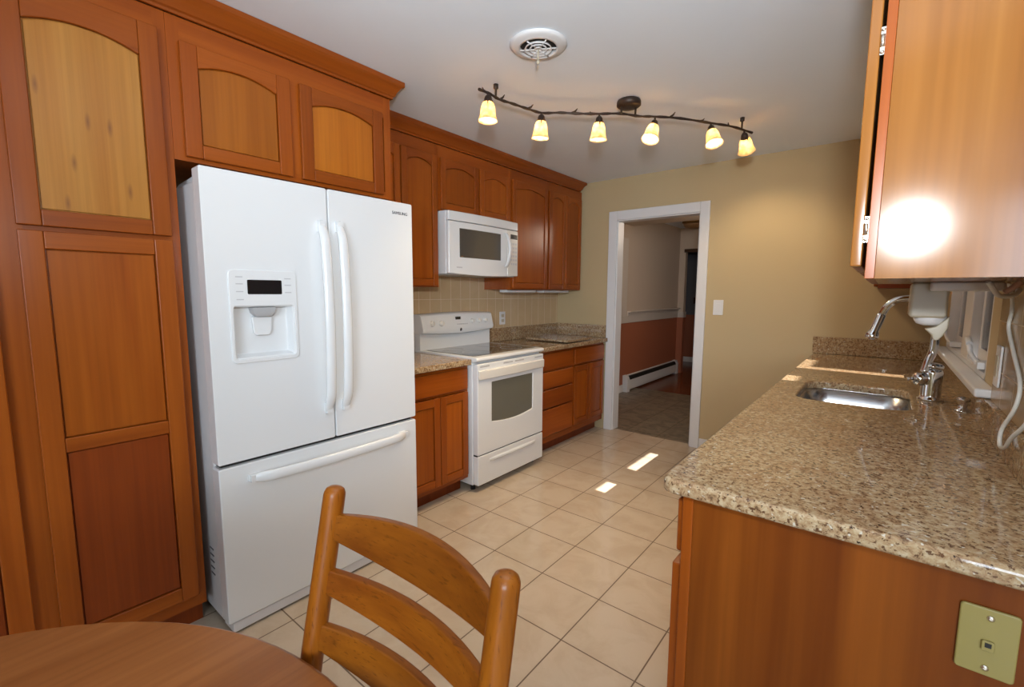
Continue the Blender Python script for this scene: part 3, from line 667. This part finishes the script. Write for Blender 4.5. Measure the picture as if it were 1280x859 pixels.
# near upper cabinet on the window wall
UY0, UZ = 1.398, 1.389
uc = thing('wall_cabinet', 'honey cherry wall cabinet close to the camera above the sink counter', 'cabinet', (.14, 1.75, UZ))
b = MB(); b.box(-.024, XR-.001, UY0, 2.18, UZ, 2.40)
b.build('body', M['end_maple'], uc)
b = MB(); b.box(-.0435, -.0245, UY0-.001, UY0+.035, UZ, 2.40); b.box(-.0435, -.0245, 2.145, 2.18, UZ, 2.40); b.box(-.0435, -.0245, UY0+.035, 2.145, UZ, UZ+.04); b.box(-.0435, -.0245, UY0+.035, 2.145, 2.36, 2.40)
b.build('face_frame', M['cherry_v'], uc, bevel=.0012)
fu2 = right_map(-.0500)
d = panel_door(uc, fu2, UY0+.004, 1.785, UZ+.030, 2.36, .055, .055, .03, pmats=['end_maple'], th=.024)
d.data.materials[0] = M['end_maple']; d['label'] = 'cabinet door seen edge-on'
panel_door(uc, fu2, 1.793, 2.174, UZ+.030, 2.36, .055, .055, .03, pmats=['end_maple'], th=.024)
for zc in (1.925, 1.505):
    h = MB(); h.box(-.0515, -.0432, UY0-.0035, UY0-.0012, zc-.03, zc+.03); h.tube([(-.0475, UY0-.003, zc-.014), (-.0475, UY0-.003, zc+.014)], .0042, 10)
    for q in (-.024, .024): h.sphere((-.0475, UY0-.003, zc+q), .0042)
    h.build('hinge', M['nickel'], uc)
uf = thing('wall_cabinet', 'cherry wall cabinet past the window, at the far wall', 'cabinet', (.14, 3.95, 1.389))
MB().box(-.0435, XR-.001, 3.74, YF-.002, 1.389, 2.40).build('body', M['panel_shaded'], uf, bevel=.002)
panel_door(uf, right_map(-.0440), 3.75, 4.055, 1.40, 2.36, .05, .05, .03)

# under-cabinet can opener
co = thing('can_opener', 'off-white can opener mounted under the near wall cabinet', 'can opener', (.12, 2.0, 1.24))
b = MB(); b.prism(rrect(.062, .152, 1.278, 1.389, .012, 4), XZ, 1.94, 2.06); b.build('housing', M['cream_plastic'], co, bevel=.008, seg=3)
b = MB(); b.lathe([(.040, 0), (.040, .014), (.032, .027), (.016, .033)], (.115, 1.985, 1.286), (0, 0, -1)); b.build('base_cap', M['trim'], co)
b = MB(); b.prism([(.104, 1.243), (.130, 1.252), (.160, 1.285), (.158, 1.248), (.148, 1.222), (.136, 1.207), (.126, 1.209), (.122, 1.224)], XZ, 1.955, 1.995); b.build('lever', M['cream_plastic'], co, bevel=.004)
b = MB(); b.prism(rrect(.105, .262, 1.86, 2.05, .03, 5), XY, 1.362, 1.3885); b.build('mounting_plate', M['trim'], co, bevel=.006)
# cords and plates on the right wall
xp = XR-.0085
def plate(name, label, y, z, w_, h_, cat, slots, parent_mat='trim'):
    t = thing(name, label, cat, (xp, y, z-h_/2))
    MB().prism(rrect(y-w_/2, y+w_/2, z-h_/2, z+h_/2, .004, 3), YZ, xp-.006, xp-.0003).build('plate', M[parent_mat], t, bevel=.002)
    b = MB()
    for dy, dz, a, c in slots: b.box(xp-.0085, xp-.006, y+dy-a/2, y+dy+a/2, z+dz-c/2, z+dz+c/2)
    b.build('switch', M['cream_plastic'], t, bevel=.0008)
plate('light_switch', 'white switch plate on the tiled wall at the near end of the sill', 2.015, 1.135, .075, .125, 'switch', ((0, 0, .032, .065),))
cd = MB(); cd.tube(smooth_path([(.262, 1.86, 1.386), (.276, 1.883, 1.342), (.281, 1.905, 1.300), (.281, 1.918, 1.258), (.281, 1.82, 1.198), (.281, 1.70, 1.129), (.274, 1.675, 1.07), (.262, 1.715, 1.002), (.258, 1.690, .965), (.258, 1.63, .975), (.258, 1.58, 1.01), (.270, 1.50, 1.08), (.281, 1.47, 1.20), (.278, 1.46, 1.32), (.262, 1.45, 1.386)], 6), .0046, 8)
tag(cd.build('white_cord', M['cord']), 'white electric cord looping down the tiled wall from the cabinet', 'cord')
wr = MB(); wr.tube(smooth_path([(.205, 1.72, 1.386), (.215, 1.73, 1.372), (.228, 1.74, 1.352), (.243, 1.75, 1.348), (.262, 1.76, 1.352), (.270, 1.77, 1.366)], 6), .006, 8)
tag(wr.build('wire_loop', M['cord']), 'short white wire loop under the near wall cabinet', 'wire')
wr = MB(); wr.tube(smooth_path([(.240, 1.75, 1.358), (.255, 1.75, 1.370), (.268, 1.75, 1.386)], 6), .007, 8)
tag(wr.build('cable_clamp', mat('pink_beige_plastic', (.62, .40, .33), .4)), 'pinkish wire connector under the near wall cabinet', 'connector')
# phone jack
pj = thing('phone_jack', 'almond phone jack plate on the cherry end panel', 'phone jack', (.179, 1.085, .697))
MB().prism(rrect(.142, .216, .697, .819, .006, 3), XZ, 1.0785, 1.0848).build('plate', M['almond'], pj, bevel=.0025)
b = MB(); b.prism(rrect(.172, .188, .745, .763, .002, 2), XZ, 1.074, 1.0786); k = b.build('jack', M['almond'], pj, bevel=.001)
MB().box(.176, .184, 1.0732, 1.0742, .752, .760).build('socket', M['dark'], k)
for zz in (.803, .712): MB().lathe([(.0052, 0), (.0048, .002), (.002, .003)], (.180, 1.0786, zz), (0, -1, 0), 16).build('screw', M['nickel'], pj)

# ------------------------------------------------------------------ plates on the other walls
t = thing('power_outlet', 'white double outlet on the tan tile right of the range', 'outlet', (XL, 3.17, 1.065))
MB().prism(rrect(3.132, 3.208, 1.062, 1.178, .004, 3), YZ, XL+.0085, XL+.014).build('plate', M['trim'], t, bevel=.002)
for zz in (1.098, 1.142): MB().prism(rrect(3.152, 3.188, zz-.014, zz+.014, .006, 3), YZ, XL+.014, XL+.0165).build('socket', M['cream_plastic'], t)
t = thing('light_switch', 'white switch plate on the tan wall right of the doorway', 'switch', (-1.078, YF, 1.17))
MB().prism(rrect(-1.118, -1.040, 1.172, 1.297, .004, 3), XZ, YF-.007, YF-.0003).build('plate', M['trim'], t, bevel=.002)
MB().box(-1.096, -1.062, YF-.010, YF-.007, 1.20, 1.268).build('rocker', M['trim'], t, bevel=.001)
# hall things
t = thing('baseboard_heater', 'long white baseboard heater in the hall beyond the doorway', 'heater', (HX+.03, 6.8, 0))
b = MB(); b.prism([(HX+.001, .025), (HX+.065, .025), (HX+.070, .06), (HX+.068, .16), (HX+.05, .165), (HX+.03, .215), (HX+.001, .22)], XZ, 5.80, 7.72); b.build('housing', M['trim'], t)
MB().prism([(HX+.052, .168), (HX+.07, .163), (HX+.054, .205), (HX+.034, .213)], XZ, 5.86, 7.66).build('vent_slot', M['dark'], t)
b = MB()
for y0, y1 in ((5.77, 5.85), (7.67, 7.75)): b.prism([(HX+.001, 0), (HX+.076, 0), (HX+.076, .17), (HX+.05, .225), (HX+.001, .228)], XZ, y0, y1)
b.build('end_cap', M['trim'], t, bevel=.003)
t = thing('ceiling_light', 'small brass ceiling light in the hall beyond the doorway', 'ceiling light', (-2.30, 7.15, 2.33))
MB().lathe([(.17, ZC-.001), (.17, ZC-.02), (.12, ZC-.03)], (-2.30, 7.15, 0)).build('canopy', mat('aged_brass', (.30, .17, .05), .35, metal=.8), t)
MB().lathe([(.15, ZC-.03), (.15, ZC-.05), (.12, ZC-.09), (.06, ZC-.11), (.01, ZC-.112)], (-2.30, 7.15, 0)).build('glass_bowl', mat('dim_amber_glass', (.30, .17, .08), .3), t)
t = thing('light_switch', 'switch plate on the grey wall at the end of the hall', 'switch', (-2.86, 9.2, 1.15))
MB().box(-2.90, -2.82, 9.19, 9.1995, 1.15, 1.27).build('plate', M['bronze'], t)

# ------------------------------------------------------------------ ceiling vent
vx, vy = -1.243, 1.706
t = thing('ceiling_vent', 'round white ceiling vent with a short pull knob', 'vent', (vx, vy, 2.36))
MB().lathe([(.122, ZC-.001), (.124, ZC-.006), (.112, ZC-.014), (.100, ZC-.016), (.088, ZC-.020), (.080, ZC-.021), (.079, ZC-.002)], (vx, vy, 0), seg=48, caps=False).build('outer_ring', M['trim'], t)
MB().lathe([(.080, ZC-.0008), (.080, ZC-.004)], (vx, vy, 0), seg=40).build('duct', M['dark'], t)
b = MB()
for r0, r1 in ((.050, .054), (.030, .034), (.008, .014)): b.lathe([(r0, ZC-.014), (r1, ZC-.014), (r1+.006, ZC-.024), (r0+.006, ZC-.025), (r0, ZC-.014)], (vx, vy, 0), seg=36, caps=False)
for k in range(6):
    a = PI/6+k*PI/3; d_ = Vector((math.cos(a), math.sin(a), 0)); c0 = Vector((vx, vy, ZC-.022)); b.tube([c0+d_*.012, c0+d_*.078], .003, 6)
b.build('louver_rings', M['trim'], t)
b = MB(); b.tube([(vx, vy, ZC-.022), (vx-.01, vy+.012, ZC-.045), (vx-.012, vy+.016, ZC-.062)], .004, 8); b.sphere((vx-.012, vy+.016, ZC-.066), .008); b.build('pull_knob', M['cream_plastic'], t)

# ------------------------------------------------------------------ track light
TZ = 2.345
tl = thing('track_light', 'bronze branch-shaped track light with six glowing glass shades', 'ceiling light', (-1.20, 2.51, TZ))
path = [(-1.630, 1.745), (-1.628, 1.823), (-1.622, 1.895), (-1.614, 1.985), (-1.590, 2.089), (-1.555, 2.175), (-1.487, 2.250), (-1.400, 2.318), (-1.315, 2.388), (-1.23, 2.47), (-1.152, 2.555), (-1.086, 2.629), (-.988, 2.745), (-.865, 2.914), (-.79, 3.07), (-.72, 3.25)]
b = MB(); P = smooth_path([(x, y, TZ+.004*math.sin(i*2.3)) for i, (x, y) in enumerate(path)], 5)
b.tube(P, [.0068+.0014*math.sin(i*1.7) for i in range(len(P))], 9)
for i, (dx, dy, dz) in ((10, (.01, .03, .025)), (20, (.02, .03, .02)), (33, (.03, .02, .018)), (38, (-.02, .02, .015)), (58, (.03, .01, .02)), (63, (.02, .03, .012)), (69, (-.01, .03, .022)), (3, (-.02, .0, .02))):
    p = P[i]; b.tube([p, p+Vector((dx, dy, dz))*.6, p+Vector((dx, dy, dz))*.9+Vector((0, 0, .008))], [.007, .005, .002], 7)
b.build('branch_rail', M['bronze'], tl)
cx, cy = -1.19, 2.495
MB().lathe([(.062, ZC-.001), (.066, ZC-.010), (.066, ZC-.028), (.055, ZC-.036), (.02, ZC-.038)], (cx, cy, 0)).build('canopy', M['bronze'], tl)
b = MB()
for q in (-1, 1):
    p = Vector((cx+.028*q, cy+.030*q, ZC-.036)); b.tube([p, (p.x-.003, p.y+.003, TZ+.002)], .006, 8)
b.build('canopy_stem', M['bronze'], tl)
for sx, sy in ((-1.640, 1.884), (-.757, 3.155)):
    MB().lathe([(.013, ZC-.001), (.013, ZC-.020), (.006, ZC-.026), (.0045, TZ)], (sx, sy, 0), seg=14).build('ceiling_post', M['bronze'], tl)
heads = [(-1.617, 1.80, (0, -.03, -1)), (-1.555, 2.172, (-.08, .02, -1)), (-1.316, 2.392, (-.05, .02, -1)), (-1.096, 2.64, (-.05, -.42, -1)), (-.872, 2.925, (.30, -.25, -1)), (-.748, 3.18, (.02, .75, -.80))]
for i, (hx, hy, d) in enumerate(heads):
    d = Vector(d).normalized(); rp = Vector((hx, hy, TZ)); s0 = rp+Vector((0, 0, -.018))
    k = MB(); k.tube([rp, s0], .006, 8); k.lathe([(.010, -.004), (.017, .004), (.020, .014), (.020, .026), (.023, .032)], s0, d, 16)
    side = d.cross(Vector((RT.x, RT.y, 0))).normalized()
    for u in (Vector((RT.x, RT.y, 0))*.021, Vector((RT.x, RT.y, 0))*-.021, Vector((-fw.x, -fw.y, 0)).normalized()*.023):
        k.tube([s0+u*.9+d*.02, s0+u*1.25+d*.045, s0+u*1.4+d*.068], [.0035, .003, .0016], 6)
    k.build('lamp_holder', M['bronze'], tl)
    sh = MB(); pr = [(.018, .026), (.028, .036), (.035, .056), (.038, .080), (.041, .098), (.047, .114), (.051, .122)]
    sh.lathe(pr+[(r-.003, h-.001) for r, h in pr[::-1]], s0, d, 24, caps=False); so = sh.build('glass_shade', M['shade'], tl)
    c0 = s0+d*.062
    bb = MB(); bb.sphere(c0-d*.008, .018); bb.build('bulb', M['bulb'], so)
    light('track_lamp', 'SPOT', s0+d*.118, 20, (1, .76, .46), d, shadow_soft_size=.03, spot_size=math.radians(90), spot_blend=.8)
    light('track_glow', 'POINT', c0+d*.026, 2.6, (1, .76, .48), shadow_soft_size=.012)

# ------------------------------------------------------------------ table and chair
TC = Vector((-.607, -.337)); TR = .680
tb = thing('dining_table', 'round oak laminate table at the lower left with a chair tucked in', 'table', (TC.x, TC.y, 0))
b = MB(); b.lathe([(TR-.02, .704), (TR-.004, .708), (TR, .722), (TR-.002, .734), (TR-.010, .740)], (TC.x, TC.y, 0), seg=96); b.build('tabletop', M['table'], tb)
b = MB(); b.lathe([(.14, .703), (.14, .685), (.05, .66), (.045, .50), (.065, .38), (.07, .25), (.05, .16), (.06, .10), (.06, .06)], (TC.x, TC.y, 0)); b.build('pedestal', M['oak'], tb)
for k in range(4):
    a = k*PI/2; dd = Vector((math.cos(a), math.sin(a), 0)); c0 = Vector((TC.x, TC.y, 0))
    MB().tube([c0+dd*.05+Vector((0, 0, .11)), c0+dd*.2+Vector((0, 0, .095)), c0+dd*.34+Vector((0, 0, .045)), c0+dd*.40+Vector((0, 0, .025))], [.035, .034, .028, .024], 12).build('foot', M['oak'], tb)
ch = thing('dining_chair', 'golden oak ladder-back chair tucked under the round table', 'chair', (-.537, .18, 0))
PX0, PX1 = -.735, -.339
def py(z): return .4115-.193*(1.006-z) if z > .45 else .304+.10*(.45-z)
for px in (PX0, PX1):
    zs = [0.004, .2, .45, .6, .75, .9, .985, .993]
    path_ = [(px, py(z), z) for z in zs]+[(px, py(z), z) for z in (.998, 1.0045, 1.008, 1.0095)]
    MB().tube(path_, [.014, .017, .0190, .0192, .0192, .0190, .0188, .0187, .0182, .0152, .0095, .002], 24).build('back_post', M['oak'], ch)
def slat(z0e, z1e, z0m, z1m):
    n = 20; b = MB(); L = []; xa, xb = PX0+.008, PX1-.008
    for k in range(n+1):
        t = k/n; s = 4*t*(1-t); x = xa+(xb-xa)*t; z0 = z0e+(z0m-z0e)*s; z1 = z1e+(z1m-z1e)*s
        y0 = py(z0)+.045*s; y1 = py(z1)+.045*s; th = .0075
        L.append([(x, y0-th, z0), (x, y0+th, z0), (x, y1+th, z1), (x, y1-th, z1)])
    b.loft(L, True, True, False); b.build('back_slat', M['oak_x'], ch, bevel=.003, seg=2, angle=25)
slat(.923, .962, .893, .972); slat(.832, .870, .802, .861); slat(.738, .778, .705, .770); slat(.640, .678, .61, .668)
b = MB(); b.prism([(PX0-.005, .315), (PX1+.005, .315), (PX1+.035, -.09), (PX1+.02, -.115), (PX0-.02, -.115), (PX0-.035, -.09)], XY, .432, .458); b.build('seat', M['oak_x'], ch, bevel=.010, seg=3)
for px in (PX0-.005, PX1+.005):
    MB().tube([(px, -.085, .004), (px, -.085, .2), (px, -.085, .434)], [.014, .018, .0185], 16).build('front_leg', M['oak'], ch)
b = MB()
for z in (.16, .30):
    b.tube([(PX0, py(z), z), (PX0-.005, -.085, z)], .010, 10); b.tube([(PX1, py(z), z), (PX1+.005, -.085, z)], .010, 10)
b.tube([(PX0, -.085, .24), (PX1, -.085, .24)], .010, 10); b.tube([(PX0, py(.22), .22), (PX1, py(.22), .22)], .010, 10)
b.build('stretcher', M['oak_x'], ch)

# fill light added to brighten the hall, apart from its ceiling fixture
light('hall_fill', 'POINT', (-1.2, 5.3, 2.10), 22, (1, .82, .64), shadow_soft_size=.12)
